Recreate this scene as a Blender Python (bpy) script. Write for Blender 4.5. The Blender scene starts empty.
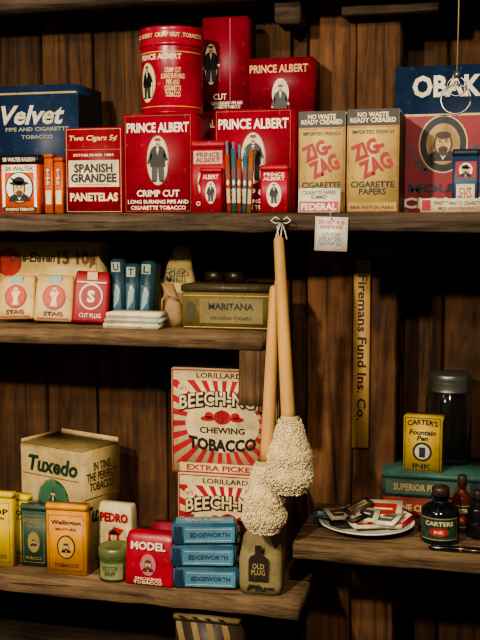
import bpy, bmesh, math, random
from mathutils import Vector, Matrix, noise
random.seed(7)
sc=bpy.context.scene
EPS=.00035
# ------------------------------------------------------------ materials
def lin(c): return c/12.92 if c<=.04045 else ((c+.055)/1.055)**2.4
def hx(h):
    h=h.lstrip('#'); return tuple(lin(int(h[i:i+2],16)/255) for i in (0,2,4))
_m={}
def mat(col,rough=.5,metal=0.,grunge=.4,gs=14.,bump=.0,spec=.35):
    key=(col,rough,metal,grunge,gs,bump)
    if key in _m: return _m[key]
    m=bpy.data.materials.new('paint_'+col.strip('#')); m.use_nodes=True
    nt=m.node_tree; N=nt.nodes; L=nt.links; b=N['Principled BSDF']
    b.inputs['Roughness'].default_value=rough; b.inputs['Metallic'].default_value=metal
    b.inputs['Specular IOR Level'].default_value=spec
    c=hx(col); tc=N.new('ShaderNodeTexCoord')
    n1=N.new('ShaderNodeTexNoise'); n1.inputs['Scale'].default_value=gs; n1.inputs['Detail'].default_value=8; n1.inputs['Roughness'].default_value=.65
    L.new(tc.outputs['Object'],n1.inputs['Vector'])
    r=N.new('ShaderNodeValToRGB'); r.color_ramp.elements[0].position=.3; r.color_ramp.elements[1].position=.62
    k=1-grunge
    r.color_ramp.elements[0].color=(c[0]*k,c[1]*k*.93,c[2]*k*.85,1); r.color_ramp.elements[1].color=(*c,1)
    L.new(n1.outputs['Fac'],r.inputs['Fac'])
    n2=N.new('ShaderNodeTexNoise'); n2.inputs['Scale'].default_value=130; n2.inputs['Detail'].default_value=4
    L.new(tc.outputs['Object'],n2.inputs['Vector'])
    r2=N.new('ShaderNodeValToRGB'); r2.color_ramp.elements[0].position=.32; r2.color_ramp.elements[1].position=.42
    r2.color_ramp.elements[0].color=(.6,.6,.6,1); r2.color_ramp.elements[1].color=(1,1,1,1)
    L.new(n2.outputs['Fac'],r2.inputs['Fac'])
    mx=N.new('ShaderNodeMix'); mx.data_type='RGBA'; mx.blend_type='MULTIPLY'; mx.inputs[0].default_value=.7
    L.new(r.outputs[0],mx.inputs[6]); L.new(r2.outputs[0],mx.inputs[7])
    # pale scuffs where the print has worn
    n3=N.new('ShaderNodeTexNoise'); n3.inputs['Scale'].default_value=60; n3.inputs['Detail'].default_value=7; n3.inputs['Roughness'].default_value=.75
    L.new(tc.outputs['Object'],n3.inputs['Vector'])
    r3=N.new('ShaderNodeMapRange'); r3.inputs['From Min'].default_value=.58; r3.inputs['From Max'].default_value=.70; r3.inputs['To Max'].default_value=.45 if metal<.1 else 0
    L.new(n3.outputs['Fac'],r3.inputs['Value'])
    m3=N.new('ShaderNodeMix'); m3.data_type='RGBA'; L.new(r3.outputs[0],m3.inputs[0]); L.new(mx.outputs[2],m3.inputs[6]); m3.inputs[7].default_value=(min(1,c[0]*.5+.18),min(1,c[1]*.5+.14),min(1,c[2]*.5+.10),1)
    L.new(m3.outputs[2],b.inputs['Base Color'])
    if bump>0:
        bp=N.new('ShaderNodeBump'); bp.inputs['Strength'].default_value=bump; bp.inputs['Distance'].default_value=.002
        L.new(n1.outputs['Fac'],bp.inputs['Height']); L.new(bp.outputs[0],b.inputs['Normal'])
    _m[key]=m; return m
def wood(name,dark,light,axis,gs=1.,bump=.6,rough=.8,crack=.7,blotch=.85):
    m=bpy.data.materials.new(name); m.use_nodes=True
    nt=m.node_tree; N=nt.nodes; L=nt.links; b=N['Principled BSDF']; b.inputs['Roughness'].default_value=rough; b.inputs['Specular IOR Level'].default_value=.2
    tc=N.new('ShaderNodeTexCoord'); geo=N.new('ShaderNodeNewGeometry')
    mul=N.new('ShaderNodeMath'); mul.operation='MULTIPLY'; mul.inputs[1].default_value=37.; L.new(geo.outputs['Random Per Island'],mul.inputs[0])
    ad=N.new('ShaderNodeVectorMath'); ad.operation='ADD'; L.new(tc.outputs['Object'],ad.inputs[0]); L.new(mul.outputs[0],ad.inputs[1])
    mp=N.new('ShaderNodeMapping'); s=[24*gs]*3; s['xyz'.index(axis)]=1.6*gs; mp.inputs['Scale'].default_value=s
    L.new(ad.outputs[0],mp.inputs['Vector'])
    n1=N.new('ShaderNodeTexNoise'); n1.inputs['Scale'].default_value=1.3; n1.inputs['Detail'].default_value=10; n1.inputs['Roughness'].default_value=.72; n1.inputs['Distortion'].default_value=1.6
    L.new(mp.outputs[0],n1.inputs['Vector'])
    n2=N.new('ShaderNodeTexNoise'); n2.inputs['Scale'].default_value=6; n2.inputs['Detail'].default_value=7; n2.inputs['Roughness'].default_value=.6
    L.new(ad.outputs[0],n2.inputs['Vector'])
    r=N.new('ShaderNodeValToRGB'); e=r.color_ramp.elements; d=hx(dark); l=hx(light)
    e[0].position=.34; e[0].color=(*d,1); e[1].position=.70; e[1].color=(*l,1)
    mm=e.new(.5); mm.color=tuple((a*.5+c*.5) for a,c in zip(d,l))+(1,)
    L.new(n1.outputs['Fac'],r.inputs['Fac'])
    r2=N.new('ShaderNodeValToRGB'); r2.color_ramp.elements[0].position=.32; r2.color_ramp.elements[1].position=.64
    r2.color_ramp.elements[0].color=(.38,.35,.33,1); r2.color_ramp.elements[1].color=(1.15,1.1,1.03,1); L.new(n2.outputs['Fac'],r2.inputs['Fac'])
    mx=N.new('ShaderNodeMix'); mx.data_type='RGBA'; mx.blend_type='MULTIPLY'; mx.inputs[0].default_value=blotch
    L.new(r.outputs[0],mx.inputs[6]); L.new(r2.outputs[0],mx.inputs[7])
    # thin dark checks along the grain
    mp2=N.new('ShaderNodeMapping'); s=[55*gs]*3; s['xyz'.index(axis)]=2.4*gs; mp2.inputs['Scale'].default_value=s; L.new(ad.outputs[0],mp2.inputs['Vector'])
    n4=N.new('ShaderNodeTexNoise'); n4.inputs['Scale'].default_value=1.3; n4.inputs['Detail'].default_value=5; n4.inputs['Distortion'].default_value=.6; L.new(mp2.outputs[0],n4.inputs['Vector'])
    r4=N.new('ShaderNodeMapRange'); r4.inputs['From Min'].default_value=.30; r4.inputs['From Max'].default_value=.38; r4.inputs['To Min'].default_value=1-crack; r4.inputs['To Max'].default_value=1; L.new(n4.outputs['Fac'],r4.inputs['Value'])
    mr=N.new('ShaderNodeMapRange'); mr.inputs['To Min'].default_value=.65; mr.inputs['To Max'].default_value=1.15; L.new(geo.outputs['Random Per Island'],mr.inputs['Value'])
    mu=N.new('ShaderNodeMath'); mu.operation='MULTIPLY'; L.new(r4.outputs[0],mu.inputs[0]); L.new(mr.outputs[0],mu.inputs[1])
    m2=N.new('ShaderNodeMix'); m2.data_type='RGBA'; m2.blend_type='MULTIPLY'; m2.inputs[0].default_value=1
    L.new(mx.outputs[2],m2.inputs[6]); L.new(mu.outputs[0],m2.inputs[7]); L.new(m2.outputs[2],b.inputs['Base Color'])
    hh=N.new('ShaderNodeMath'); hh.operation='MULTIPLY'; L.new(n1.outputs['Fac'],hh.inputs[0]); L.new(r4.outputs[0],hh.inputs[1])
    bp=N.new('ShaderNodeBump'); bp.inputs['Strength'].default_value=bump; bp.inputs['Distance'].default_value=.005
    L.new(hh.outputs[0],bp.inputs['Height']); L.new(bp.outputs[0],b.inputs['Normal'])
    return m
def glass(name,col,rough=.03,trans=1.):
    m=bpy.data.materials.new(name); m.use_nodes=True; b=m.node_tree.nodes['Principled BSDF']
    b.inputs['Base Color'].default_value=(*hx(col),1); b.inputs['Roughness'].default_value=rough; b.inputs['Transmission Weight'].default_value=trans; b.inputs['IOR'].default_value=1.3
    return m
W_WALL=wood('wood_wall_planks','#23170e','#60432a','z',.75,.5,crack=.45)
W_POST=wood('wood_post','#35241a','#80593a','z',.75,.5,crack=.5)
W_SHELF=wood('wood_shelf_top','#221c18','#6a5a4a','x',1.2,.9)
W_SHELF2=wood('wood_shelf_low','#382b20','#8c7355','x',1.2,.9)
W_BLOCK=wood('wood_block','#3a2b1e','#86694a','z',1.2,.9)
W_HANDLE=wood('wood_handle','#b08348','#cda263','z',.6,.1,.45,.1,.3)
W_RULER=wood('wood_ruler','#a07c46','#c09c62','z',.8,.1,.5,.15,.4)
W_FLOOR=wood('wood_floor','#1c120b','#4a3522','y')
RED='#8e1026'; CREAM='#d6c190'; WHITE='#e4dbc2'; BLK='#15120f'; NAVY='#152c4c'
# ------------------------------------------------------------ geometry builder
def fr(y=0.): return lambda u,v,n:(u,y-n,v)
def rt(x): return lambda u,v,n:(x+n,u,v)
def tp(z): return lambda u,v,n:(u,v,z+n)
class Cyl:
    def __init__(s,cx,cy,r): s.a=(cx,cy,r)
    def __call__(s,u,v,n):
        cx,cy,r=s.a; return (cx+(r+n)*math.sin(u/r),cy-(r+n)*math.cos(u/r),v)
class It:
    def __init__(s,name): s.name=name; s.bm=bmesh.new(); s.m=[]
    def mi(s,m):
        if isinstance(m,str): m=mat(m)
        if m not in s.m: s.m.append(m)
        return s.m.index(m)
    def merge(s,b,m,f=None):
        i=s.mi(m); d={}
        for v in b.verts: d[v]=s.bm.verts.new(f(v.co) if f else v.co)
        for fc in b.faces:
            try: q=s.bm.faces.new([d[v] for v in fc.verts]); q.material_index=i; q.smooth=True
            except ValueError: pass
        b.free()
    def box(s,x0,x1,y0,y1,z0,z1,m,bev=.0012,vert=0,M=None,jit=0):
        b=bmesh.new(); bmesh.ops.create_cube(b,size=1)
        for v in b.verts: v.co=Vector(((x0+x1)/2+v.co.x*(x1-x0),(y0+y1)/2+v.co.y*(y1-y0),(z0+z1)/2+v.co.z*(z1-z0)))
        if vert:
            ed=[e for e in b.edges if abs(e.verts[0].co.z-e.verts[1].co.z)>1e-6]
            bmesh.ops.bevel(b,geom=ed,offset=vert,segments=5,affect='EDGES',profile=.5)
            ed=[e for e in b.edges if abs(e.verts[0].co.z-e.verts[1].co.z)<1e-6 and len(e.link_faces)==2]
            if bev: bmesh.ops.bevel(b,geom=ed,offset=bev,segments=2,affect='EDGES')
        elif bev: bmesh.ops.bevel(b,geom=b.edges[:],offset=bev,segments=2,affect='EDGES')
        if M: bmesh.ops.transform(b,matrix=M,verts=b.verts[:])
        s.merge(b,m)
    def plank(s,x0,x1,y0,y1,z0,z1,m,step=.04,j=.0025,seed=0):
        # rough sawn board with uneven edges
        b=bmesh.new(); ln=[x1-x0,y1-y0,z1-z0]; ax=ln.index(max(ln)); n=max(2,int(ln[ax]/step)); o=[i for i in range(3) if i!=ax]
        lo=[x0,y0,z0]; hi=[x1,y1,z1]; rings=[]
        c=min(.004,min(ln)*.2)
        cor=[(0,0),(0,0),(1,0),(1,0),(1,1),(1,1),(0,1),(0,1)]
        off=[(0,c),(c,0),(-c,0),(0,c),(0,-c),(-c,0),(c,0),(0,-c)]
        for i in range(n+1):
            t=lo[ax]+ln[ax]*i/n; ring=[]
            for (a,bb),(da,db) in zip(cor,off):
                p=[0,0,0]; p[ax]=t
                p[o[0]]=(hi if a else lo)[o[0]]+da; p[o[1]]=(hi if bb else lo)[o[1]]+db
                nv=noise.noise_vector(Vector(p)*14+Vector((seed,0,0)))
                q=[p[k]+(0 if k==ax else nv[k]*j) for k in range(3)]
                if o[1]==2 and bb: q[2]=min(q[2],z1)   # keep the top flat enough to stand things on
                ring.append(b.verts.new(q))
            rings.append(ring)
        for i in range(n):
            for k in range(8): b.faces.new([rings[i][k],rings[i][(k+1)%8],rings[i+1][(k+1)%8],rings[i+1][k]])
        b.faces.new(rings[0][::-1]); b.faces.new(rings[-1])
        bmesh.ops.recalc_face_normals(b,faces=b.faces[:]); s.merge(b,m)
    def lathe(s,cx,cy,prof,m,seg=48,z0=0):
        b=bmesh.new(); R=[]
        for r,z in prof:
            R.append([b.verts.new((cx+max(r,1e-5)*math.cos(2*math.pi*k/seg),cy+max(r,1e-5)*math.sin(2*math.pi*k/seg),z0+z)) for k in range(seg)])
        for i in range(len(R)-1):
            for k in range(seg): b.faces.new([R[i][k],R[i][(k+1)%seg],R[i+1][(k+1)%seg],R[i+1][k]])
        s.merge(b,m)
    def loft(s,secs,m,ex=3.,seg=36,jit=0,cap=True):
        # secs: (cx,cy,z,a,b)
        b=bmesh.new(); R=[]
        for cx,cy,z,a,bb in secs:
            ring=[]
            for k in range(seg):
                t=2*math.pi*k/seg; c,sn=math.cos(t),math.sin(t)
                x=cx+a*math.copysign(abs(c)**(2/ex),c); y=cy+bb*math.copysign(abs(sn)**(2/ex),sn)
                p=Vector((x,y,z)); p+=noise.noise_vector(p*40+Vector((len(s.name),3,1)))*jit
                if z<=1e-6: p.z=0
                ring.append(b.verts.new(p))
            R.append(ring)
        for i in range(len(R)-1):
            for k in range(seg): b.faces.new([R[i][k],R[i][(k+1)%seg],R[i+1][(k+1)%seg],R[i+1][k]])
        if cap: b.faces.new(R[0][::-1]); b.faces.new(R[-1])
        s.merge(b,m)
    def tube(s,pts,r,m,sides=6,cap=True):
        b=bmesh.new(); pts=[Vector(p) for p in pts]; R=[]; up=Vector((0.13,.98,.1)); n=len(pts)
        for i,p in enumerate(pts):
            t=(pts[min(i+1,n-1)]-pts[max(i-1,0)]).normalized(); a=t.cross(up)
            if a.length<.05: a=t.cross(Vector((1,0,0)))
            a.normalize(); c=t.cross(a); rr=r[i] if isinstance(r,(list,tuple)) else r
            R.append([b.verts.new(p+(a*math.cos(2*math.pi*k/sides)+c*math.sin(2*math.pi*k/sides))*rr) for k in range(sides)])
        for i in range(n-1):
            for k in range(sides): b.faces.new([R[i][k],R[i][(k+1)%sides],R[i+1][(k+1)%sides],R[i+1][k]])
        if cap: b.faces.new(R[0][::-1]); b.faces.new(R[-1])
        s.merge(b,m)
    def decal(s,b,f,l,m):
        if isinstance(f,Cyl):
            us=[v.co.x for v in b.verts]; u=min(us)+.004
            while u<max(us):
                bmesh.ops.bisect_plane(b,geom=b.verts[:]+b.edges[:]+b.faces[:],plane_co=(u,0,0),plane_no=(1,0,0)); u+=.004
        e=(l+1)*EPS
        s.merge(b,m,lambda c:Vector(f(c.x,c.y,e)))
    def poly(s,f,pts,m,l=0,clip=None):
        b=bmesh.new(); b.faces.new([b.verts.new((x,y,0)) for x,y in pts])
        if clip:
            x0,y0,x1,y1=clip
            for co,no in (((x0,0,0),(-1,0,0)),((x1,0,0),(1,0,0)),((0,y0,0),(0,-1,0)),((0,y1,0),(0,1,0))):
                bmesh.ops.bisect_plane(b,geom=b.verts[:]+b.edges[:]+b.faces[:],plane_co=co,plane_no=no,clear_outer=True)
        if b.faces: s.decal(b,f,l,m)
        else: b.free()
    def rect(s,f,x0,y0,x1,y1,m,l=0): s.poly(f,[(x0,y0),(x1,y0),(x1,y1),(x0,y1)],m,l)
    def ell(s,f,cx,cy,rx,ry,m,l=0,n=36): s.poly(f,[(cx+rx*math.cos(2*math.pi*k/n),cy+ry*math.sin(2*math.pi*k/n)) for k in range(n)],m,l)
    def frame(s,f,x0,y0,x1,y1,t,m,l=0):
        s.rect(f,x0,y0,x1,y0+t,m,l); s.rect(f,x0,y1-t,x1,y1,m,l); s.rect(f,x0,y0+t,x0+t,y1-t,m,l); s.rect(f,x1-t,y0+t,x1,y1-t,m,l)
    def text(s,f,t,cx,cy,w,h,m,l=1,rot=0,arch=0,shear=0,bold=.02):
        c=bpy.data.curves.new('t','FONT'); c.body=t; c.size=1; c.offset=bold; c.resolution_u=2; c.shear=shear; c.align_x='CENTER'; c.space_line=.85
        o=bpy.data.objects.new('t',c); sc.collection.objects.link(o); bpy.context.view_layer.update()
        me=bpy.data.meshes.new_from_object(o.evaluated_get(bpy.context.evaluated_depsgraph_get()))
        b=bmesh.new(); b.from_mesh(me); bpy.data.objects.remove(o); bpy.data.curves.remove(c); bpy.data.meshes.remove(me)
        xs=[v.co.x for v in b.verts]; ys=[v.co.y for v in b.verts]
        if not xs: return
        x0,x1,y0,y1=min(xs),max(xs),min(ys),max(ys); R=Matrix.Rotation(rot,2)
        for v in b.verts:
            u=(v.co.x-(x0+x1)/2)/(x1-x0); q=(v.co.y-(y0+y1)/2)/(y1-y0)
            p=R@Vector((u*w,q*h+arch*(1-4*u*u))); v.co=(cx+p.x,cy+p.y,0)
        s.decal(b,f,l,m)
    def man(s,f,cx,cy,h,m=BLK,l=2,skin='#d9b28a'):
        w=h*.17
        s.poly(f,[(cx-w*1.1,cy-h*.15),(cx+w*1.1,cy-h*.15),(cx+w*1.0,cy+h*.24),(cx+w*.7,cy+h*.30),(cx+w*.3,cy+h*.34),(cx-w*.3,cy+h*.34),(cx-w*.7,cy+h*.30),(cx-w*1.0,cy+h*.24)],m,l)
        s.poly(f,[(cx-w*.85,cy-h*.46),(cx-w*.1,cy-h*.46),(cx,cy-h*.15),(cx-w*.9,cy-h*.15)],'#3b3834' if m==BLK else m,l)
        s.poly(f,[(cx+w*.15,cy-h*.46),(cx+w*.9,cy-h*.46),(cx+w*.9,cy-h*.15),(cx,cy-h*.15)],'#3b3834' if m==BLK else m,l)
        s.ell(f,cx-w*.6,cy-h*.47,w*.5,h*.025,m,l+1,12); s.ell(f,cx+w*.65,cy-h*.47,w*.5,h*.025,m,l+1,12)
        s.poly(f,[(cx-w*1.0,cy+h*.24),(cx-w*1.5,cy-h*.05),(cx-w*1.25,cy-h*.12),(cx-w*.8,cy+.1*h)],m,l)
        s.poly(f,[(cx+w*1.0,cy+h*.24),(cx+w*.8,cy+.1*h),(cx+w*1.2,cy-h*.04),(cx+w*1.5,cy)],m,l)
        s.ell(f,cx+w*1.35,cy-h*.03,w*.2,h*.03,skin,l+1,10); s.ell(f,cx-w*1.35,cy-h*.11,w*.18,h*.028,skin,l+1,10)
        s.ell(f,cx,cy+h*.42,w*.45,h*.085,skin,l,16); s.ell(f,cx,cy+h*.475,w*.48,h*.04,'#5a4030',l+1,12); s.ell(f,cx,cy+h*.37,w*.3,h*.03,'#8a6a4c',l+1,10)
        s.poly(f,[(cx-w*.25,cy+h*.33),(cx+w*.25,cy+h*.33),(cx,cy+h*.12)],WHITE,l+1)
        s.poly(f,[(cx-w*.2,cy+h*.32),(cx+w*.2,cy+h*.29),(cx+w*.2,cy+h*.32),(cx-w*.2,cy+h*.29)],m,l+2)
        s.rect(f,cx+w*1.38,cy-h*.48,cx+w*1.5,cy-h*.03,m,l)
    def face(s,f,cx,cy,r,l=2,hat=True,beard=True,dk=BLK):
        s.poly(f,[(cx-r*.95,cy-r),(cx+r*.95,cy-r),(cx+r*.8,cy-r*.6),(cx+r*.45,cy-r*.4),(cx-r*.45,cy-r*.4),(cx-r*.8,cy-r*.6)],dk,l)
        s.poly(f,[(cx-r*.3,cy-r*.42),(cx+r*.3,cy-r*.42),(cx,cy-r*.95)],WHITE,l+1)
        if not hat or beard: s.ell(f,cx,cy+r*.02,r*.56,r*.66,'#4a3424',l+1,20)
        s.ell(f,cx,cy,r*.45,r*.62,'#cfa878',l+2,20)
        if hat: s.ell(f,cx,cy+r*.45,r*.85,r*.17,dk,l+3,20); s.ell(f,cx,cy+r*.65,r*.48,r*.33,dk,l+3,20); s.poly(f,[(cx-r*.3,cy+r*.7),(cx-r*.8,cy+r*1.0),(cx-r*.5,cy+r*.5)],dk,l+3)
        else: s.ell(f,cx,cy+r*.52,r*.47,r*.22,'#4a3424',l+3,20)
        if beard: s.poly(f,[(cx-r*.3,cy-r*.22),(cx+r*.3,cy-r*.22),(cx+r*.22,cy-r*.6),(cx,cy-r*.75),(cx-r*.22,cy-r*.6)],'#4a3424',l+3)
        s.ell(f,cx,cy-r*.18,r*.22,r*.06,'#4a3424',l+4,10); s.poly(f,[(cx-r*.06,cy+r*.15),(cx+r*.07,cy-r*.08),(cx-r*.08,cy-r*.08)],'#a07a52',l+3)
        for sx in(-1,1): s.ell(f,cx+sx*r*.18,cy+r*.13,r*.07,r*.045,dk,l+4,8); s.rect(f,cx+sx*r*.19-r*.12,cy+r*.22,cx+sx*r*.19+r*.12,cy+r*.27,'#4a3424',l+4)
    def done(s,loc=(0,0,0),rot=(0,0,0),flat=False):
        bm=s.bm
        for e in bm.edges:
            if len(e.link_faces)==2 and e.calc_face_angle(0)>.6: e.smooth=False
        me=bpy.data.meshes.new(s.name); bm.to_mesh(me); bm.free()
        for m in s.m: me.materials.append(m)
        o=bpy.data.objects.new(s.name,me); o.location=loc; o.rotation_euler=rot; sc.collection.objects.link(o); return o
    def carton(s,w,d,h,m,bev=.0015):
        s.box(0,w,0,d,0,h,m,bev); s.w=w; s.h=h; s.d=d; return fr(0)
    def tin(s,w,d,h,m,lid=None,lidh=.012,r=.009):
        s.box(0,w,0,d,0,h-lidh,m,.001,vert=min(r,d*.42)); s.box(-.0008,w+.0008,-.0008,d+.0008,h-lidh,h,lid or m,.0015,vert=min(r,d*.42)); return fr(0)
# ------------------------------------------------------------ room
ZB,ZM,ZR,ZT=.708,1.27,.835,1.519
it=It('wall_back')
x=-2.1; k=0
while x<-.42:
    w=random.uniform(.13,.24); x1=min(x+w,-.415); it.plank(x,x1-.005,.335,.36,0,2.5,W_WALL,.12,.003,k); x=x1; k+=1
x=-.2
while x<.9:
    w=random.uniform(.09,.17); it.plank(x,x+w-.005,.455,.48,0,2.5,W_WALL,.12,.003,k); x+=w; k+=1
it.box(-2.1,.9,.482,.5,0,2.5,W_WALL,0); it.done()
it=It('trim_1'); it.plank(-.413,-.306,.31,.45,0,2.5,W_POST,.06,.003,3); it.plank(-.303,-.205,.312,.45,0,2.5,W_POST,.06,.003,9); it.done()
it=It('floor'); 
for k in range(20): it.plank(-2.1+k*.15,-2.1+k*.15+.146,-3,.33,-.03,0,W_FLOOR,.3,.001,k)
it.done()
it=It('shelf_board'); it.plank(-1.9,.7,0,.305,1.480,ZT,W_SHELF,.03,.004,1); it.plank(-.2,.7,.308,.452,1.485,ZT,W_SHELF,.05,.002,2); it.done()
it=It('shelf_board'); it.plank(-1.9,-.452,0,.305,1.235,ZM,W_SHELF2,.03,.004,5); it.done()
it=It('shelf_board'); it.plank(-1.9,-.372,0,.305,.666,ZB,W_SHELF2,.03,.004,8); it.done()
it=It('shelf_board'); it.plank(-.385,.7,0,.305,.797,ZR,W_SHELF2,.03,.004,11); it.plank(-.2,.7,.308,.452,.8,ZR,W_SHELF2,.05,.002,12); it.done()
it=It('shelf_board'); it.plank(-1.9,.7,.15,.305,1.985,2.02,W_SHELF,.05,.003,15); it.plank(-.2,.7,.308,.452,1.985,2.02,W_SHELF,.05,.003,16); it.done()
it=It('shelf_bracket'); it.plank(-.503,-.447,.004,.05,1.118,1.2345,W_BLOCK,.02,.002,21); it.done()
it=It('shelf_bracket'); it.plank(-.47,-.415,.2,.30,1.935,1.984,W_SHELF,.02,.002,22); it.done()
it=It('shelf_bracket'); it.plank(-.33,-.12,.25,.30,1.955,1.984,W_SHELF,.02,.002,23); it.done()
it=It('shelf_bracket'); it.plank(-.39,-.19,.24,.308,.74,.796,W_BLOCK,.02,.002,24); it.done()
it=It('shelf_bracket'); it.plank(-.36,-.20,.22,.308,1.43,1.479,W_SHELF,.02,.002,25); it.done()
# ------------------------------------------------------------ TOP SHELF
def pa_front(it,f,w,h,l=0):
    it.frame(f,.004,.004,w-.004,h-.004,.0008,'#8a5a2a',l)
    it.text(f,'PRINCE ALBERT',w/2,h*.86,w*.9,h*.10,WHITE,l+1,bold=.03)
    it.ell(f,w/2,h*.53,w*.16,h*.25,'#a5885a',l); it.ell(f,w/2,h*.53,w*.15,h*.24,'#d0c2a4',l+1)
    it.man(f,w/2,h*.53,h*.44,l=l+2)
    it.text(f,'CRIMP CUT',w/2,h*.2,w*.62,h*.07,WHITE,l+1,bold=.03)
    it.text(f,'LONG BURNING PIPE AND',w/2,h*.115,w*.88,h*.04,WHITE,l+1)
    it.text(f,'CIGARETTE TOBACCO',w/2,h*.055,w*.8,h*.04,WHITE,l+1)
it=It('tobacco_carton'); w,h=.155,.211; f=it.carton(w,.14,h,RED); pa_front(it,f,w,h); it.done((-.771,.055,ZT))
it=It('tobacco_carton'); w,h=.166,.214; f=it.carton(w,.14,h,RED); pa_front(it,f,w,h); it.done((-.566,.05,ZT))
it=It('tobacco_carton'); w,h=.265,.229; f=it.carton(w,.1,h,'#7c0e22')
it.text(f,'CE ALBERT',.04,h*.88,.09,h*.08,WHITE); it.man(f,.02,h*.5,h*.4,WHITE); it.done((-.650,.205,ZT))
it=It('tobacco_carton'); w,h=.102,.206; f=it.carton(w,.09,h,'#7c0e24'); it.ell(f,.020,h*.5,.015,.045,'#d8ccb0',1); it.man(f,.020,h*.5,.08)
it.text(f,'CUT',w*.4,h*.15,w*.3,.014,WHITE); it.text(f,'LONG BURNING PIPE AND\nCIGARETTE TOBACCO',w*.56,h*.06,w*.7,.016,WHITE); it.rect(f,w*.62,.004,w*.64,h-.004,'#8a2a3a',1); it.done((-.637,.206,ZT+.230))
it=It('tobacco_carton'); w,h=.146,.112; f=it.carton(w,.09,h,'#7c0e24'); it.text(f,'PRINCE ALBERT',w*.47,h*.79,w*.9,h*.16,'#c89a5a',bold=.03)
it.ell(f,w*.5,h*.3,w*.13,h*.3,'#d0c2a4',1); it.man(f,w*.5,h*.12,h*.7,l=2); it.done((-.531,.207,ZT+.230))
# round can
it=It('tobacco_can'); r=.067; H=.186
it.lathe(0,0,[(0,0),(r,0),(r+.002,.001),(r+.002,.004),(r,.005),(r,H-.045)],mat('#94122a',.32))
it.lathe(0,0,[(r,H-.045),(r+.003,H-.043),(r+.0035,H-.04),(r+.003,H-.037),(r+.002,H-.036),(r+.0025,H-.012),(r+.0035,H-.008),(r+.002,H-.004),(r-.004,H-.003),(r-.008,H-.008),(0,H-.008)],mat('#9a1c30',.28))
C=Cyl(0,0,r)
it.rect(C,-.1,.128,.1,.130,'#c8a84a',0); it.rect(C,-.1,.014,.1,.0155,'#c8a84a',0)
it.text(C,'PRINCE ALBERT',-.012,.119,.105,.012,'#e4d4aa',bold=.035)
it.ell(C,-.040,.066,.024,.042,'#c8a04a',1); it.ell(C,-.040,.066,.022,.040,'#dccfae',2); it.man(C,-.040,.066,.068,l=3)
it.text(C,'CRIMP CUT\nLONG BURNING\nPIPE AND\nCIGARETTE\nTOBACCO',.022,.065,.05,.062,'#dcc98c')
it.text(Cyl(0,0,r+.0032),'PRINCE ALBERT  CRIMP CUT  TOBACCO',0,H-.023,.19,.009,'#dcc98c',3)
it.done((-.682,.124,ZT+.2115))
# blue carton
it=It('tobacco_carton'); w,h=.194,.289; f=it.carton(w,.15,h,NAVY)
it.rect(f,.0,h*.93,w,h*.945,'#a8915a',0); it.rect(f,0,0,w,h*.33,'#7e1622',0)
it.text(f,'Velvet',w*.45,h*.77,w*.80,h*.15,'#c9c2ac',shear=.3,bold=.03)
it.text(f,'PIPE AND CIGARETTE',w*.5,h*.66,w*.8,h*.03,'#9a947c'); it.text(f,'TOBACCO',w*.5,h*.6,w*.4,h*.03,'#9a947c')
it.poly(f,[(0,h*.33),(w,h*.33),(w,h*.42)],'#c3ab6a',1)
it.rect(rt(w),.01,.02,.14,h-.02,'#2a2a34',0); it.done((-1.100,.12,ZT))  # right face painted darker: side shade put into its colour
# orange tin with portrait
it=It('tobacco_tin'); w,h=.096,.127; f=it.tin(w,.03,h,'#c9501a',BLK,.02)
it.text(fr(-.001),'SIR WALTER RALEIGH',w/2,h-.010,w*.8,.009,WHITE)
it.rect(f,.007,h*.7,w-.007,h*.83,WHITE); it.text(f,'SIR WALTER',w/2,h*.765,w*.72,.010,BLK)
it.rect(f,.007,.012,w*.1+.004,h*.7,WHITE); it.rect(f,w*.9-.004,.012,w-.007,h*.7,WHITE)
it.ell(f,w/2,h*.44,w*.35,h*.27,BLK,1); it.ell(f,w/2,h*.44,w*.32,h*.25,WHITE,2); it.face(f,w/2,h*.42,.027,3)
it.rect(f,.008,.004,w-.008,.014,BLK,1); it.text(f,'SMOKING TOBACCO',w/2,.009,w*.7,.006,WHITE,2); it.done((-1.053,.03,ZT))
for x0,hh in ((-.956,.130),(-.932,.122)):
    it=It('matchbox'); f=it.tin(.021,.02,hh,'#c45c1e','#a84c20',.01,.003)
    it.rect(f,.004,.02,.017,.05,'#cfc09a'); it.rect(f,.004,.06,.017,.1,'#983e14'); it.text(f,'P\nI\nP\nE',.0105,.08,.007,.034,WHITE,2); it.done((x0,.05,ZT))
# red cigar box upright
it=It('cigar_carton'); w,h=.133,.185; f=it.carton(w,.12,h,'#8a1622'); it.frame(f,.003,.003,w-.003,h-.003,.0012,'#b89a6a')
it.rect(f,w*.06,h*.31,w*.94,h*.62,'#cfc09c',0); it.rect(f,0,h*.74,w,h*.745,'#a8803f')
it.text(f,'Two Cigars 5¢',w*.5,h*.87,w*.84,h*.08,'#d8c08a',shear=.2); it.text(f,'ESTABLISHED 1884',w*.5,h*.68,w*.7,h*.03,WHITE)
it.text(f,'SPANISH\nGRANDEE',w*.5,h*.47,w*.80,h*.22,'#1c1512',2,bold=.04); it.rect(f,w*.2,h*.335,w*.8,h*.34,'#9c1a26',2); it.text(f,'PANETELAS',w*.5,h*.19,w*.84,h*.10,'#dccaa2',2,bold=.04)
it.rect(rt(w),.005,.01,.115,h-.01,'#5c0f1a',0); it.done((-.907,.055,ZT))
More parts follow.
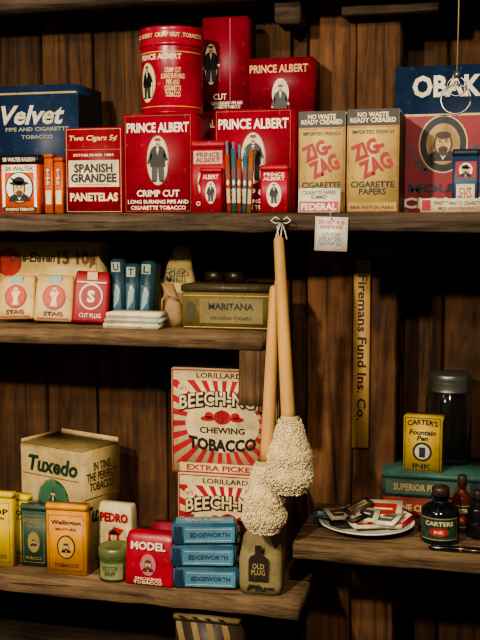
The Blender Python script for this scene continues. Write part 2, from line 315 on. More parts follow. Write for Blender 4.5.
# pocket tins
it=It('pocket_tobacco_tin'); w,h=.078,.149; f=it.tin(w,.022,h,'#981828',None,.016)
it.rect(f,.008,h*.68,w-.008,h*.86,'#b8a888'); it.text(f,'PRINCE\nALBERT',w/2,h*.77,w*.68,h*.14,'#8c1020',2,bold=.03); it.ell(f,w*.4,h*.42,w*.18,h*.2,'#d8ccb0'); it.man(f,w*.4,h*.42,h*.36)
it.rect(f,w*.66,h*.26,w*.88,h*.60,'#b8a888'); it.text(f,'CRIMP CUT',w/2,h*.13,w*.65,h*.06,WHITE); it.done((-.612,.022,ZT))
it=It('pocket_tobacco_tin'); w,h=.048,.092; f=it.tin(w,.014,h,'#981828',None,.01,.006); it.ell(f,w/2,h*.45,w*.24,h*.25,'#d8ccb0'); it.man(f,w/2,h*.45,h*.4); it.text(f,'ALBERT',w/2,h*.8,w*.7,.009,WHITE); it.done((-.586,.004,ZT))
it=It('pocket_tobacco_tin'); w,h=.060,.097; f=it.tin(w,.018,h,'#a01c2e',None,.012,.006); it.text(f,'PRINCE\nALBERT',w/2,h*.76,w*.75,h*.16,WHITE); it.ell(f,w/2,h*.38,w*.26,h*.26,'#d8ccb0'); it.man(f,w/2,h*.4,h*.4); it.done((-.462,.02,ZT))
it=It('pipe_cleaner_packets'); 
for i in range(5):
    x=i*.0105; c=['#a04a26','#3a6272','#98401e','#3a6272','#a05828'][i]
    M=Matrix.Rotation((i-2)*.02,4,'Y'); y=.002*(i%2)
    it.box(x,x+.009,y,.008+y,0.001,.12+.012*math.sin(i*2),c,.001,M=M)
    G=(lambda y,M:(lambda u,v,n:tuple(M@Vector((u,y-n,v)))))(y,M)
    it.rect(G,x+.001,.02,x+.008,.05,'#b0a286'); it.rect(G,x+.001,.07,x+.008,.09,'#6a2218'); it.ell(G,x+.0045,.062,.003,.006,'#d8c8a0',0,8); it.box(x+.002,x+.007,.003,.007,.10,.142+.006*math.cos(i),'#5a8090',.001,M=M)
it.done((-.531,.018,ZT))
# cigarette paper boxes
def zz(it,f,w,h):
    it.rect(f,0,h*.84,w,h,'#2a2018',0); it.text(f,'NO WASTE\nREADY CREASED',w/2,h*.92,w*.88,h*.10,'#dccfa8',bold=.03)
    it.frame(f,.002,.002,w-.002,h*.83,.0012,'#9a2a1c'); it.text(f,'IMPORTED FRENCH',w/2,h*.78,w*.8,h*.035,'#1c1512')
    it.text(f,'ZIG-',w*.40,h*.62,w*.64,h*.16,'#981a18',rot=.38,bold=.05); it.text(f,'ZAG',w*.56,h*.46,w*.64,h*.17,'#981a18',rot=.38,bold=.05)
    it.text(f,'CIGARETTE\nPAPERS',w/2,h*.24,w*.84,h*.13,'#1c1512',bold=.03); it.rect(f,.004,.004,w-.004,h*.10,'#a88a42',1); it.text(f,'BRAUNSTEIN PARIS',w/2,h*.05,w*.85,h*.035,'#1c1512',2)
for x0,w,h,d in ((-.387,.096,.206,.15),(-.287,.105,.208,.155)):
    it=It('cigarette_paper_box'); f=it.carton(w,d,h,'#c8aa68'); zz(it,f,w,h)
    it.rect(rt(w),0.004,.004,d-.004,h-.004,'#2c2218',0); it.text(rt(w),'ZIG-ZAG',d/2,h/2,d*.8,.03,'#8a6a42'); it.done((x0,.05,ZT))  # shaded right side painted in as a dark panel, lettering on top
it=It('label_card'); w,h=.086,.050; it.box(0,w,0,.010,0,h,WHITE,.0006); f=fr(0); it.rect(f,.003,.002,w-.003,h*.45,'#a31f2a'); it.text(f,'FEDERAL',w/2,h*.24,w*.85,h*.28,WHITE,bold=.03); it.text(f,'CIGARETTE PAPERS\nGUMMED',w/2,h*.72,w*.8,h*.35,'#2a2a40'); it.done((-.382,.02,ZT),(-.12,0,-.03))
# blue & red mouthpiece carton
it=It('cigarette_carton'); w,h=.31,.315; f=it.carton(w,.17,h,'#122a48'); it.rect(f,0,0,w,h*.66,'#861626'); it.rect(f,0,h*.66,w,h*.675,'#c0ac7c',1)
it.text(f,'OBAK',.110,h*.86,.146,h*.15,'#d8ceb4',bold=.04)
cx,cy=.104,h*.47; it.ell(f,cx,cy,.052,.062,'#c8b586',1); it.ell(f,cx,cy,.049,.059,'#1c1a22',2); it.ell(f,cx,cy,.036,.044,'#a88858',3); it.face(f,cx,cy,.036,4,hat=False,beard=True)
for sx in (-1,1):
    for kk in range(6): it.ell(f,cx+sx*(.034+.007*kk),cy-.055+.002*kk*kk,.007,.004,'#2a4a4a',3,10)
it.text(f,'MOUTHPIECE',w*.5,h*.17,w*.8,h*.065,'#16293f',2,bold=.04); it.text(f,'CIGARETTES',w*.48,h*.07,w*.84,h*.075,WHITE,2,bold=.04); it.done((-.207,.222,ZT))
it=It('pocket_tobacco_tin'); w,h=.052,.125; f=it.tin(w,.02,h,'#24405e','#1c2c40',.014,.006); it.rect(f,.006,h*.55,w-.006,h*.8,'#a31f2a'); it.ell(f,w/2,h*.67,.013,.014,WHITE,1); it.face(f,w/2,h*.66,.012,2); it.rect(f,.008,h*.12,w-.008,h*.45,'#c9bd97'); it.text(f,'CUT\nPLUG',w/2,h*.28,w*.55,h*.22,'#8c1a26',2); it.done((-.076,.05,ZT))
it=It('label_card'); w,h=.13,.027; it.box(0,w,0,.008,0,h,'#cfc4a4',.0005); f=fr(0); it.rect(f,.003,.003,.02,h-.003,'#a31f2a'); it.text(f,'FINEST TOBACCO CIGARETTES',w*.57,h*.66,w*.72,.007,'#1c2a40'); it.text(f,'MILD AND FRAGRANT',w*.57,h*.3,w*.6,.006,'#a31f2a'); it.rect(f,w-.015,.003,w-.003,h-.003,'#c08a30'); it.done((-.135,.01,ZT))
# ------------------------------------------------------------ MIDDLE SHELF
it=It('tobacco_carton'); w,h=.257,.184; f=it.carton(w,.115,h,'#cdb473'); it.frame(f,.005,.005,w-.005,h-.005,.002,'#7d6a3a'); it.text(f,'One-Eleven',w*.34,h*.80,w*.46,h*.13,'#3a2a18',shear=.2,bold=.03); it.text(f,'15 10¢',w*.78,h*.78,w*.38,h*.22,'#6a4420',2,bold=.05)
it.ell(f,w*.10,h*.74,.035,.035,'#9a2a1c',0); it.text(f,'CIGARETTES',w*.5,h*.3,w*.7,h*.1,'#2a3a44'); it.done((-1.138,.18,ZM))
for x0,y0,r,ty,hh in ((-1.088,.070,.10,-.03,.100),(-.996,.066,.28,.05,.106)):
    it=It('tobacco_pack'); w,h=.086,hh
    it.loft([(w/2,.018,0,w/2,.016),(w/2,.018,.006,w/2+.001,.018),(w/2,.018,h*.8,w/2,.017),(w/2,.02,h*.93,w/2-.002,.012),(w/2,.02,h,w/2-.003,.009)],mat('#c2a468',bump=.4),ex=7,jit=.0025)
    f=fr(-.0022); it.ell(f,w/2,h*.50,w*.30,h*.27,'#9a2a1c'); it.ell(f,w/2,h*.50,w*.26,h*.235,'#b83c24',2); it.poly(f,[(w*.42,h*.3),(w*.6,h*.3),(w*.56,h*.48),(w*.64,h*.6),(w*.5,h*.68),(w*.38,h*.58),(w*.46,h*.46)],'#dcc48c',3); it.ell(f,w*.51,h*.66,w*.06,h*.05,'#dcc48c',3,10); it.text(f,'STAG',w/2,h*.14,w*.5,.010,'#5a2a18',3,bold=.04); it.rect(f,.008,h*.03,w-.008,h*.06,'#a83222')
    it.rect(fr(.0025),w*.34,h*.80,w*.66,h*.97,'#7a8f90',1); it.done((x0,y0,ZM+.011),(-.25,ty,r))
it=It('tobacco_pack'); w,h=.080,.116
it.loft([(w/2,.02,0,w/2,.018),(w/2,.02,.006,w/2+.001,.02),(w/2,.02,h*.82,w/2,.019),(w/2,.02,h*.94,w/2-.003,.013),(w/2,.02,h,w/2-.005,.009)],mat('#941c28',bump=.4),ex=7,jit=.002)
f=fr(-.0022); it.ell(f,w/2,h*.5,w*.33,h*.26,'#d0bf94'); it.ell(f,w/2,h*.5,w*.28,h*.22,'#941c28',2); it.text(f,'S',w/2,h*.5,w*.22,h*.24,'#e0d2ae',3,bold=.05); it.text(f,'CUT PLUG',w/2,h*.13,w*.6,.010,'#e0d2ae'); it.rect(f,.007,h*.76,w-.007,h*.79,'#d0bf94'); it.rect(fr(.002),w*.36,h*.83,w*.64,h*.98,'#b8a878',1); it.done((-.904,.068,ZM+.009),(-.18,.06,.28))
it=It('cutter_box'); 
for i in range(3):
    x=i*.033; M=Matrix.Rotation(-.04+.04*i,4,'Y'); hh=.135+.010*((i+1)%2)
    it.box(x,x+.031,0,.05,0.001,hh,'#213c48',.004,M=M)
    G=(lambda M:(lambda u,v,n:tuple(M@Vector((u,-n,v)))))(M)
    it.rect(G,x+.005,hh-.03,x+.027,hh-.008,'#8f9a8a',0); it.text(G,'UTL'[i],x+.016,hh-.019,.014,.016,'#1c2a30'); it.rect(G,x+.005,.02,x+.027,.09,'#2f5566',0); it.poly(G,[(x+.008,.03),(x+.022,.05),(x+.025,.075),(x+.018,.088),(x+.01,.07)],'#86a0a0',2); it.ell(G,x+.017,.08,.004,.006,'#c0a888',3,10)
it.done((-.834,.130,ZM+.002),(-.04,0,-.1))
it=It('paper_booklets')
for i,(c,zz_) in enumerate((('#c4bb9c',.012),('#aab29e',.01),('#d8cfb4',.012))): 
    z=sum((.0125,.0105,.0125)[:i]); it.box(.003*i,.124+.004*(i%2),.002*i,.085,z,z+zz_,c,.0012); it.rect(fr(.002*i),.01,z+.004,.09,z+.0055,'#7a3a2a')
it.done((-.811,.022,ZM),(0,0,.03))
it=It('tobacco_pouch'); w=.082
it.loft([(w/2,.03,0,w*.42,.022),(w/2,.03,.03,w*.5,.028),(w/2,.03,.09,w*.48,.024),(w/2,.03,.13,w*.40,.016),(w/2+.004,.03,.155,w*.30,.010),(w/2+.006,.035,.178,w*.20,.006)],mat('#a8935c',.8,bump=.5),ex=2.6,jit=.005); it.text(fr(-.004),'OLD\nMILL',w/2,.11,.05,.03,'#2c3a28'); it.done((-.735,.18,ZM))
it=It('leather_pouch')
it.loft([(.02,.03,0,.022,.02),(.02,.03,.02,.024,.022),(.016,.03,.05,.018,.016),(.010,.03,.075,.012,.009),(.002,.03,.095,.013,.006)],mat('#8a6c48',.7,bump=.4),ex=2.4,jit=.006); it.tube([(-.004,.012,.03),(.0,.005,.06),(.01,.006,.075),(.03,.012,.06)],.0025,'#a08258'); it.done((-.697,.085,ZM))
it=It('cigar_box'); w,d,h=.199,.12,.096; it.box(0,w,0,d,0,h-.016,'#655830',.0015); it.box(-.002,w+.002,-.002,d+.002,h-.015,h,'#3e3620',.0015); f=fr(0)
it.rect(f,.004,.004,w-.004,.006,'#a8914a',0); it.rect(f,.004,h-.024,w-.004,h-.022,'#a8914a',0); it.rect(f,w*.2,.014,w*.9,h*.7,'#6e6138',0); it.text(f,'MARITANA',w*.55,h*.52,w*.5,h*.15,'#1e1a10',bold=.03); it.text(f,'HAVANA CIGARS',w*.55,h*.26,w*.46,h*.08,'#2a2413'); it.ell(f,w*.1,h*.4,.012,.022,'#3a3218')
it.frame(tp(h),.005,.005,w-.005,d-.005,.002,'#8a7a40'); it.done((-.643,.06,ZM),(0,0,0))
for x0 in (-.617,-.568):
    it=It('tobacco_can'); r=.024; it.lathe(0,0,[(0,0),(r,0),(r,.095),(r+.001,.096),(r+.001,.115),(r-.002,.117),(0,.116)],mat('#3a3228',.35,.5)); it.rect(Cyl(0,0,r),-.03,.03,.03,.09,'#7a6a3c'); it.done((x0,.235,ZM))
# ------------------------------------------------------------ BOTTOM SHELF
def ytin(w,h,d,col,loc,txt,rot=0,pic=True,txtc='#2a1c10',lidc=None,sub='TOBACCO'):
    it=It('tobacco_tin'); f=it.tin(w,d,h,col,lidc,.014,.008); it.frame(f,.008,.01,w-.008,h-.024,.001,txtc); it.text(f,txt,w/2,h*.74,w*.72,h*.08*(1+txt.count('\n')),txtc,bold=.03)
    it.text(f,'MIXTURE',w/2,h*.65,w*.5,h*.035,txtc)
    if pic: it.ell(f,w/2,h*.4,w*.22,h*.17,txtc); it.ell(f,w/2,h*.4,w*.19,h*.15,'#c89840' if col!='#2c4638' else '#8a7a4a',2); it.face(f,w/2,h*.4,w*.13,3,hat=False)
    it.text(f,sub,w/2,h*.14,w*.6,h*.05,txtc); return it.done(loc,(0,0,rot))
ytin(.078,.175,.024,'#cfae22',(-1.125,.044,ZB),'TOP',pic=False)
ytin(.05,.161,.024,'#d2b830',(-1.074,.085,ZB),'TOP',-.2,pic=False)
ytin(.068,.145,.024,'#2c4638',(-1.038,.062,ZB),'FOREST',.0,txtc='#8a7a4a')
ytin(.098,.162,.026,'#cc8a1e',(-.957,.025,ZB),'Wellington',.05,txtc='#1e1a14')
it=It('snuff_jar'); r=.035; it.lathe(0,0,[(0,0),(r,0),(r,.048)],mat('#4c5c36')); it.lathe(0,0,[(r,.048),(r+.002,.05),(r+.002,.072),(r-.001,.0745),(r-.004,.073),(0,.073)],mat('#6c7a4a',.35,.3)); C=Cyl(0,0,r); it.rect(C,-.03,.006,.03,.042,'#7c8458'); it.text(C,'SCOTCH\nSNUFF',0,.025,.034,.022,'#26301e',2); it.done((-.797,.042,ZB))
it=It('tobacco_pack'); w,h=.086,.150; it.loft([(w/2,.018,0,w/2,.016),(w/2,.018,.006,w/2+.001,.018),(w/2,.018,h*.86,w/2,.017),(w/2,.018,h*.96,w/2-.002,.014),(w/2,.018,h,w/2-.004,.010)],mat('#cdbd92'),ex=8,jit=.001); f=fr(-.0014)
it.text(f,'PEDRO',w/2,h*.80,w*.82,h*.15,'#981c26',2,bold=.05); it.ell(f,w/2,h*.50,w*.36,h*.2,'#bca478'); it.poly(f,[(w*.3,h*.32),(w*.7,h*.32),(w*.65,h*.52),(w*.8,h*.62),(w*.5,h*.66),(w*.35,h*.55)],'#981c26',2); it.face(f,w/2,h*.5,w*.2,4,hat=True,beard=False); it.rect(f,.004,.008,w-.004,h*.24,'#981c26'); it.text(f,'CUT PLUG',w/2,h*.13,w*.7,h*.07,CREAM,2); it.done((-.862,.100,ZB),(0,0,-.1))
it=It('tobacco_pack'); w,h=.06,.1; it.box(0,w,0,.03,0,h,'#7d1c2c',.003); it.rect(fr(0),.005,.02,w-.005,.06,'#c9a25a'); it.done((-.745,.14,ZB))
it=It('tobacco_pack'); w,h=.112,.116; it.loft([(w/2,.022,0,w/2,.021),(w/2,.022,.005,w/2+.001,.023),(w/2,.024,h*.85,w/2-.001,.021),(w/2,.026,h*.96,w/2-.004,.016),(w/2,.026,h,w/2-.007,.011)],mat('#a0142a',.33,bump=.2),ex=8,jit=.0015); f=fr(-.0018)
it.text(f,'MODEL',w/2,h*.76,w*.72,h*.16,'#dccfae',2,bold=.04); it.ell(f,w*.5,h*.40,.018,.024,'#b06a70'); it.face(f,w*.5,h*.40,.015,2,hat=False,dk='#6a1420'); it.text(f,'SMOKING\nTOBACCO',w*.5,h*.1,w*.6,h*.13,'#dccfae',2); it.done((-.763,.008,ZB+.001),(-.05,0,-.03))
def bluepk(loc,rz,k):
    it=It('tobacco_pack'); w,d,h=.142,.062,.047
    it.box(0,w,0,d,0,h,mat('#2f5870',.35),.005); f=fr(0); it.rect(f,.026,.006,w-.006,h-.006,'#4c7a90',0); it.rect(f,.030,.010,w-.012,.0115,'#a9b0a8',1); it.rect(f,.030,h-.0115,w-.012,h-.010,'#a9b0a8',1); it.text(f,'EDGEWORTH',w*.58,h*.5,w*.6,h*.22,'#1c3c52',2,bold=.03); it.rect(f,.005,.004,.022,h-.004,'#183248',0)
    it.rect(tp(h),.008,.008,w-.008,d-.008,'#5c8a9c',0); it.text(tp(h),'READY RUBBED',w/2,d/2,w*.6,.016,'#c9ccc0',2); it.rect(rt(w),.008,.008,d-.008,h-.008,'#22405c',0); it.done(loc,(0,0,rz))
bluepk((-.650,.006,ZB),.16,0); bluepk((-.655,.004,ZB+.0475),.2,1); bluepk((-.652,.006,ZB+.095),.27,2)
it=It('tobacco_pouch'); w=.1
it.loft([(w/2,.028,0,w*.43,.022),(w/2,.028,.02,w*.48,.028),(w/2,.03,.08,w*.46,.026),(w/2,.034,.12,w*.42,.016),(w/2+.002,.036,.135,w*.36,.009),(w/2,.038,.155,w*.44,.006),(w/2-.002,.040,.168,w*.40,.004)],mat('#80734e',.8,bump=.5),ex=3.4,jit=.004)
f=fr(-.0045); bx=w*.48; it.poly(f,[(bx-.021,.034),(bx+.021,.034),(bx+.021,.080),(bx+.016,.088),(bx+.007,.093),(bx+.007,.112),(bx-.007,.112),(bx-.007,.093),(bx-.016,.088),(bx-.021,.080)],'#2a2219',0); it.text(f,'Plug',w*.53,.018,.06,.016,'#2a2219',shear=.2,bold=.04); it.text(f,'OLD\nPLUG',bx,.060,.03,.025,'#988858',2); it.done((-.508,.006,ZB),(0,0,.05))
# open shipping carton, turned toward its corner
it=It('tobacco_carton'); w,d,h=.2,.135,.262; cb='#a8925f'; it.box(0,w,0,d,0,h,cb,.0015); f=fr(0)
it.rect(f,.004,.004,w-.004,h*.98,'#b5a070',0)
it.text(f,'Tuxedo',w*.54,h*.84,w*.80,h*.15,'#1d3524',2,shear=.2,bold=.04); it.rect(f,w*.04,h*.73,w*.96,h*.74,'#7d5a2c',2)
it.ell(f,w*.54,h*.52,w*.26,h*.20,'#1f4a33'); it.ell(f,w*.54,h*.52,w*.24,h*.18,'#3c6a4c',2); it.man(f,w*.54,h*.46,h*.30,'#26402e',3)
g=rt(w); it.text(g,'Tuxedo',d*.5,h*.42,d*.86,h*.15,'#1d3524',2,shear=.2,bold=.04); it.text(g,'IN TINS\nTHE PERFECT\nTOBACCO',d*.5,h*.76,d*.78,h*.26,'#4a3a24',2); it.rect(g,d*.05,h*.56,d*.95,h*.57,'#7d5a2c')
it.box(.004,w-.004,.004,d-.004,h,h+.003,'#7a6842',.0005)
it.box(-.001,.002,.004,d-.004,h,h+.010,'#a8925f',.0005); it.box(.01,w-.004,d-.004,d-.001,h,h+.014,'#b5a070',.0005)
it.done((-1.088,.172,ZB),(0,0,-.35))
# chewing tobacco cartons with a sunburst
def beech(loc,w,h,d,rz=0):
    it=It('chewing_tobacco_carton'); K='#cdb88a'; f=it.carton(w,d,h,K); cx,cy=w/2,h*.5; cl=(.004,.022,w-.004,h-.026); n=26; RR='#a01f26'
    for k in range(n):
        a=2*math.pi*k/n; b=a+math.pi/n; it.poly(f,[(cx,cy),(cx+.5*math.cos(a),cy+.5*math.sin(a)),(cx+.5*math.cos(b),cy+.5*math.sin(b))],RR,0,cl)
    it.ell(f,cx,cy-h*.02,w*.36,h*.27,K,1)
    it.frame(f,.002,.002,w-.002,h-.002,.0025,RR,2)
    it.rect(f,.004,h-.026,w-.004,h-.004,K,1); it.text(f,"LORILLARD'S",cx,h-.0145,w*.5,.012,'#2a1c16',2); it.rect(f,w*.08,.004,w*.92,.024,K,1); it.text(f,'EXTRA PICKED',cx,.0135,w*.7,.013,RR,2,bold=.03)
    it.text(f,'BEECH-NUT',cx+.001,cy+h*.165,w*.86,h*.16,'#1c1512',2,arch=.013,bold=.11); it.text(f,'BEECH-NUT',cx,cy+h*.17,w*.84,h*.135,K,3,arch=.013,bold=.02)
    it.ell(f,cx,cy+h*.045,.020,.016,RR,2); it.poly(f,[(cx,cy+h*.12),(cx+.014,cy+h*.08),(cx+.006,cy),(cx-.006,cy),(cx-.014,cy+h*.08)],'#8c1a20',3)
    for sx in (-1,1): it.ell(f,cx+sx*.034,cy+h*.03,.016,.006,RR,2); it.ell(f,cx+sx*.03,cy+h*.06,.010,.008,RR,2)
    it.text(f,'CHEWING',cx,cy-h*.08,w*.44,h*.06,'#1c1512',3,bold=.03); it.text(f,'TOBACCO',cx,cy-h*.19,w*.66,h*.12,'#1c1512',3,arch=-.008,bold=.05)
    for sx in (.12,.88): it.ell(f,w*sx,h-.045,.013,.013,K,3); it.text(f,'N°2',w*sx,h-.045,.016,.009,RR,4)
    g=rt(w); 
    for k in range(7): it.rect(g,d*(k+.25)/7,.01,d*(k+.75)/7,h-.01,'#98202a',0)
    it.done(loc,(0,0,rz))
beech((-.673,.118,ZB),.236,.228,.17); beech((-.688,.121,ZB+.2285),.236,.238,.17,.01)
it=It('shipping_box'); it.box(0,.14,0,.2,0,.15,'#3a2c1e',.002); it.box(-.004,.144,-.004,.204,.15,.162,'#6f6040',.002)
for k in range(4): it.poly(fr(-.0045),[(.02+k*.03,.151),(.033+k*.03,.151),(.02+k*.03,.161),(.007+k*.03,.161)],'#2a2016')
for k in range(5): it.poly(fr(0),[(.0+k*.035,.146),(.014+k*.035,.146),(.034+k*.035,.05),(.02+k*.035,.05)],'#8f7a52',0,(0.002,.01,.138,.148))
it.done((-.653,.03,.48))
it=It('shelf_board'); it.plank(-1.9,-.43,0,.305,.44,.48,W_SHELF,.03,.004,31); it.done()
# ------------------------------------------------------------ RIGHT SHELF
it=It('plate'); R=.104
it.lathe(0,0,[(0,0),(.05,0),(.055,.001),(.062,.004),(R-.004,.017),(R,.0195),(R-.001,.0215),(R-.006,.0195),(.066,.0085),(.058,.006),(0,.0055)],mat('#dcd8cc',.15,grunge=.08),64)
it.lathe(0,0,[(R-.012,.0185),(R-.010,.0192)],mat('#8a9a8a')); it.done((-.246,.125,ZR))
it=It('matchbook_pile')
def mb(x,y,z,w,d,t,rz,ry,c,c2,rx=0):
    M=Matrix.Translation((x,y,z))@Matrix.Rotation(rz,4,'Z')@Matrix.Rotation(ry,4,'Y')@Matrix.Rotation(rx,4,'X')
    it.box(-w/2,w/2,-d/2,d/2,0,t,c,.0008,M=M)
    def F(u,v,n): return tuple(M@Vector((u,v,t+n)))
    it.rect(F,-w*.35,-d*.3,w*.35,d*.3,c2,0); it.rect(F,-w*.25,-d*.05,w*.25,d*.05,c,1)
mb(-.045,-.01,.008,.08,.045,.006,.3,0,'#1c1814','#5a5040'); mb(-.03,.01,.015,.085,.042,.005,-.4,-.05,'#b9ad87','#2a2a30')
mb(.0,-.02,.014,.07,.05,.006,.5,.06,'#cdc3a4','#a8242a'); mb(.045,.0,.012,.075,.05,.007,-.2,-.1,'#c4b994','#26203a'); mb(.02,.02,.022,.07,.045,.006,.15,.0,'#a82c1c','#d2caae',.35)
mb(.045,-.01,.026,.06,.045,.006,-.5,-.12,'#d2caae','#5a5a50',.3); mb(-.055,.02,.02,.07,.04,.005,.9,.1,'#6a5a40','#b9ad87'); mb(.075,.01,.026,.06,.04,.006,1.1,-.2,'#98202a','#d2caae',.3)
mb(-.01,-.0,.032,.075,.04,.005,-.15,.05,'#d2caae','#3a3a34',.5); mb(-.085,.0,.022,.065,.042,.006,.15,.05,'#2f5f80','#b9c2c0'); mb(-.03,.0,.028,.07,.04,.006,-1.0,.05,'#1c1814','#b9ad87',.3)
mb(.035,.02,.038,.08,.052,.006,-.1,-.05,'#d6ccb0','#a82c1c',.6); mb(-.06,-.005,.028,.06,.04,.006,.7,.1,'#cdc3a4','#5a3a30',.3); mb(-.02,.015,.040,.065,.03,.008,.6,-.35,'#4a3a2c','#8a7a5a',.2)
it.done((-.246,.125,ZR))
it=It('wooden_box'); it.box(0,.3,0,.17,0,.045,'#6c2c22',.002); f=fr(0); it.rect(f,.008,.008,.29,.037,'#7c3a2c',0); it.text(f,'FINE CIGARS',.08,.022,.1,.016,'#b8a470'); it.done((-.222,.235,ZR))
it=It('pencil_box'); it.box(0,.3,0,.18,0,.044,'#284844',.003); it.box(-.003,.303,-.003,.183,.044,.058,'#34584f',.002); f=fr(0); it.rect(f,.008,.008,.2,.038,'#3c4c40',0); it.text(f,'SUPERIOR PENS',.08,.024,.11,.016,'#99895a'); it.done((-.224,.236,ZR+.0455))
z2=ZR+.104
it=It('ink_box'); w,d,h=.086,.05,.126; f=it.carton(w,d,h,'#c2a23c'); it.frame(f,.003,.003,w-.003,h-.003,.0015,'#2a2a1c'); it.text(f,"CARTER'S",w/2,h*.87,w*.8,h*.1,'#1c1a22',bold=.03,arch=.004); it.text(f,'Fountain\nPen',w*.5,h*.66,w*.7,h*.2,'#1c1a22',2,shear=.2,bold=.03)
it.ell(f,w*.5,h*.36,.022,.022,'#1c2230'); it.ell(f,w*.5,h*.36,.017,.017,'#b8b49a',2); it.rect(f,w*.42,h*.26,w*.58,h*.44,'#1c2230',3); it.text(f,'INK',w/2,h*.1,w*.5,h*.09,'#1c1a22',bold=.03)
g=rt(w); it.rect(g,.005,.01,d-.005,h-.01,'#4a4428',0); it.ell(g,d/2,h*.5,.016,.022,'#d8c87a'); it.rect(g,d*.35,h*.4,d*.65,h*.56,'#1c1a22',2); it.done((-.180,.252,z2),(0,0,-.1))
it=It('mason_jar'); r=.053; GL=glass('jar_glass','#eef4f0',.08)
it.lathe(0,0,[(0,.001),(r*.85,0),(r*.97,.004),(r,.012),(r,.14),(r*.97,.152),(r*.83,.166),(r*.8,.172),(r*.8,.19),(r*.76,.19),(r*.76,.172),(r*.80,.163),(r*.94,.15),(r*.955,.14),(r*.955,.014),(r*.8,.007),(0,.007)],GL,56)
it.lathe(0,0,[(r*.84,.168),(r*.90,.169),(r*.92,.172),(r*.86,.175),(r*.91,.179),(r*.86,.183),(r*.91,.187),(r*.87,.192),(r*.91,.197),(r*.90,.207),(r*.86,.211),(r*.5,.212),(r*.48,.2135),(0,.2135)],mat('#77776f',.4,.8,.4))
it.text(Cyl(0,0,r+.0008),'Mason',0,.1,.06,.022,GL,1,shear=.3,bold=.03); it.done((-.084,.36,z2))
def inkb(loc,r,h,body,sq=False,lab=True):
    it=It('ink_bottle'); K=mat(body,.08,grunge=.1)
    it.lathe(0,0,[(0,0),(r*.92,0),(r,.004),(r,h*.52),(r*.95,h*.60),(r*.7,h*.68),(r*.42,h*.72),(r*.38,h*.8),(r*.48,h*.81),(r*.48,h*.84)],K,40); it.lathe(0,0,[(r*.42,h*.84),(r*.46,h*.85),(r*.46,h*.98),(r*.4,h),(0,h)],mat('#3a2a24',.4),32)
    if lab:
        C=Cyl(0,0,r); it.rect(C,-r*1.1,h*.1,r*1.1,h*.5,'#8a8468'); it.rect(C,-r*1.05,h*.12,r*1.05,h*.48,'#1d3a2c',1); it.text(C,'CARTERS',0,h*.40,r*1.5,h*.08,CREAM,2,bold=.03); it.ell(C,0,h*.25,r*.5,h*.075,'#a8242a',2); it.text(C,'INK',0,h*.25,r*.5,h*.06,CREAM,3)
    it.done(loc)
inkb((-.088,.085,ZR),.040,.116,'#0e1418'); inkb((-.046,.165,ZR),.022,.122,'#4a1a14'); inkb((-.012,.13,ZR),.022,.10,'#141414',lab=False)
it=It('fountain_pen'); it.tube([(-.062,0,.006),(-.055,0,.006),(.0,0,.006),(.06,0,.006),(.065,0,.006)],[.002,.0055,.006,.0055,.002],mat('#12161a',.15),14); it.tube([(.0,0,.006),(.004,0,.006)],.0066,mat('#c0a050',.3,.9),14); it.tube([(.01,-.0065,.007),(.05,-.007,.007)],.0012,mat('#c0a050',.3,.9),8); it.done((-.045,.018,ZR),(0,0,.05))
# ruler on post
it=It('wooden_ruler'); it.box(0,.038,0,.006,0,.44,W_RULER,.001); f=fr(0)
it.text(f,'Firemans Fund Ins. Co.',.021,.235,.34,.021,'#1c140c',2,rot=-math.pi/2,bold=.02)
for k in range(53): it.rect(f,0.0005,.01+k*.008,.004+(.003 if k%4==0 else 0),.0107+k*.008,'#1c140c',0)
it.ell(f,.019,.43,.003,.003,'#1c140c'); it.done((-.303,.300,.974))
# price tag
it=It('price_tag'); it.box(0,.066,0,.0012,0,.068,'#dcd8cc',.0003,vert=0); f=fr(0); it.frame(f,.002,.002,.064,.066,.0008,'#b8605a'); it.text(f,'DO NOT RUB\nHARDWARE',.033,.053,.052,.018,'#b02a2a'); it.text(f,'OLD STORE\nDISPLAY ONLY\nNOT FOR SALE',.033,.024,.05,.026,'#6a6a72'); it.ell(f,.033,.064,.002,.002,BLK)
it.tube([(.033,-.001,.064),(.03,-.004,.075),(.034,-.003,.08)],.0006,WHITE); it.done((-.343,-.0065,1.443),(0,.03,0))
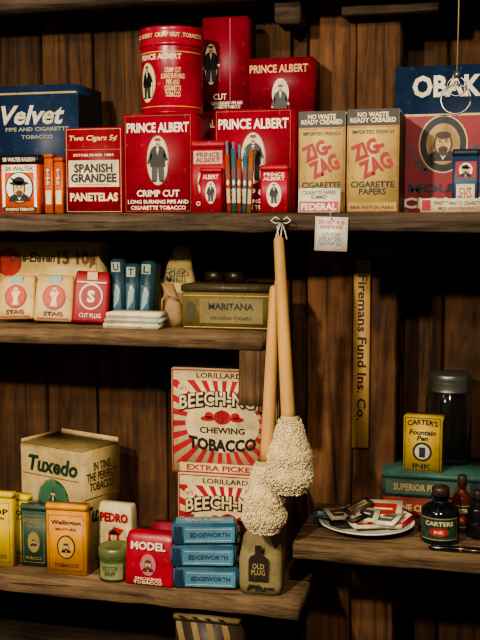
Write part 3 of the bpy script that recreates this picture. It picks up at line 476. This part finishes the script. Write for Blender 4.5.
# nail + hanging mops
def mop(name,top,bot,headc,rx,hz,seed):
    random.seed(seed); it=It(name); top=Vector(top); bot=Vector(bot); d=(top-bot)
    it.tube([bot-d*.02,bot+d*.05,bot+d*.5,top-d*.03,top-d*.01,top],[.0148,.0142,.0128,.0105,.009,.005],W_HANDLE,20)
    c=Vector(headc); F=mat('#d8c79e',.95,grunge=.15,gs=60,spec=.1); F2=mat('#cbb78a',.95,grunge=.2,gs=60,spec=.1)
    def prof(t): # t 0 top..1 bottom
        return rx*(.42+.60*math.sin(min(1,t*1.25)*math.pi/2))*(1-.30*(max(0,t-.75)/.25)**1.5)*(1+.05*math.sin(t*17))
    secs=[]
    for i in range(17):
        t=i/16; secs.append((c.x,c.y,c.z+hz*(1-2*t),prof(t)*.93,prof(t)*.93))
    it.loft(secs[::-1],F2,ex=2,seg=36,jit=.004)
    # fine loops of cotton twine all over the head
    rows=34
    for i in range(rows):
        t=(i+.5)/rows; R0=prof(t); n=int(2*math.pi*R0/.0036)
        for k in range(n):
            a=2*math.pi*(k+random.uniform(-.5,.5))/n; r=R0*random.uniform(.91,.98)
            nn=Vector((math.cos(a),math.sin(a),0)); tn=Vector((-math.sin(a),math.cos(a),0)); p=Vector((c.x,c.y,c.z+hz*(1-2*t)+random.uniform(-.0025,.0025)))+nn*r
            q=random.uniform(.0018,.0036); tilt=random.uniform(-1.5,1.5); pts=[]
            for j in range(5):
                s_=math.pi*j/4; pts.append(p+nn*(math.sin(s_)*q*.9)+(tn*math.cos(tilt)+Vector((0,0,1))*math.sin(tilt))*(math.cos(s_)*q)+Vector((0,0,-.002*math.sin(s_))))
            it.tube(pts,.0011,F if random.random()<.75 else F2,4,False)
    for k in range(300): # bottom fringe
        a=random.uniform(0,2*math.pi); r=rx*.72*math.sqrt(random.random()); p=Vector((c.x+r*math.cos(a),c.y+r*math.sin(a),c.z-hz+.004)); o=Vector((random.uniform(-.3,.3),random.uniform(-.3,.3),-1))
        it.tube([p,p+o*.004,p+o*.007+Vector((.002,0,0))],.0013,F,4,False)
    it.lathe(c.x,c.y,[(.015,hz-.006),(.019,hz),(.019,hz+.006),(.015,hz+.008)],mat('#b8a578',.8),20,z0=c.z)
    return it
it=mop('dish_mop',(-.419,-.030,1.373),(-.433,-.034,1.02),(-.436,-.045,.940),.045,.068,3)
it.tube([(-.419,-.030,1.37),(-.414,-.034,1.40),(-.409,-.024,1.46),(-.407,-.014,1.502)],.0012,WHITE); it.done()
it=mop('dish_mop',(-.406,-.056,1.472),(-.383,-.064,1.11),(-.379,-.068,1.036),.047,.072,5)
it.tube([(-.406,-.056,1.47),(-.411,-.045,1.49),(-.407,-.02,1.503)],.0012,WHITE)
for sx in (-1,1): it.tube([(-.407,-.022,1.502),(-.407+sx*.012,-.028,1.51),(-.407+sx*.02,-.03,1.503),(-.407+sx*.012,-.028,1.497),(-.407,-.022,1.5),(-.407+sx*.008,-.026,1.48),(-.407+sx*.012,-.028,1.465)],.0013,WHITE)
it.done()
it=It('nail'); it.tube([(-.407,.006,1.5),(-.407,-.026,1.503),(-.407,-.027,1.503),(-.407,-.029,1.503)],[.0015,.0015,.004,.004],mat('#4a4640',.4,.9),10); it.done()
# hanging string with wire rings
it=It('hanging_wire_ring'); S=mat('#8a7a5a',.8); Wm=mat('#9a9a92',.3,.9)
it.tube([(0,0,.28),(.001,0,.15),(0,0,.04)],.0014,S)
def ringp(cx,cz,R,a=0,n=28): return [(cx+R*math.cos(2*math.pi*k/n+a),.004*math.sin(2*math.pi*k/n),cz+R*math.sin(2*math.pi*k/n+a)) for k in range(n+1)]
it.tube(ringp(0,.02,.018),.0014,Wm,8); it.tube(ringp(-.001,-.004,.028),.0018,Wm,8); it.tube([(-.004,0,.045),(0,-.004,.03),(.005,0,.022),(0,.004,.012),(-.004,0,.03)],.0016,Wm,8); it.box(-.006,.006,-.003,.003,.036,.05,Wm,.001); it.done((-.069,-.01,1.738))
# ------------------------------------------------------------ lights
def spot(name,loc,tgt,e,size,ang,blend=.6,col=(1,.87,.68)):
    l=bpy.data.lights.new(name,'SPOT'); l.energy=e; l.shadow_soft_size=size; l.spot_size=math.radians(ang); l.spot_blend=blend; l.color=col
    o=bpy.data.objects.new(name,l); o.location=loc; o.rotation_euler=(Vector(tgt)-Vector(loc)).to_track_quat('-Z','Y').to_euler(); sc.collection.objects.link(o)
spot('spot_light',(-1.05,-2.4,2.35),(-.5,.1,1.40),350,.06,54)
spot('spot_light.001',(.2,-2.3,2.6),(-.35,.1,1.2),170,.06,56)
spot('spot_light.002',(-1.5,-1.6,2.4),(-.85,.1,.8),80,.06,40)
w=bpy.data.worlds.new('world'); sc.world=w; w.use_nodes=True; w.node_tree.nodes['Background'].inputs[0].default_value=(1,.86,.72,1); w.node_tree.nodes['Background'].inputs[1].default_value=.15
try: sc.view_settings.look='AgX - Medium High Contrast'
except Exception: pass
# ------------------------------------------------------------ camera
psi=math.radians(14); th=math.atan(.098)
F=Vector((-math.sin(psi)*math.cos(th),math.cos(psi)*math.cos(th),-math.sin(th)))
cd=bpy.data.cameras.new('camera'); cd.sensor_fit='VERTICAL'; cd.sensor_height=32; cd.lens=50
cam=bpy.data.objects.new('camera',cd); cam.location=(0,-2,1.5); cam.rotation_euler=F.to_track_quat('-Z','Y').to_euler(); sc.collection.objects.link(cam); sc.camera=cam
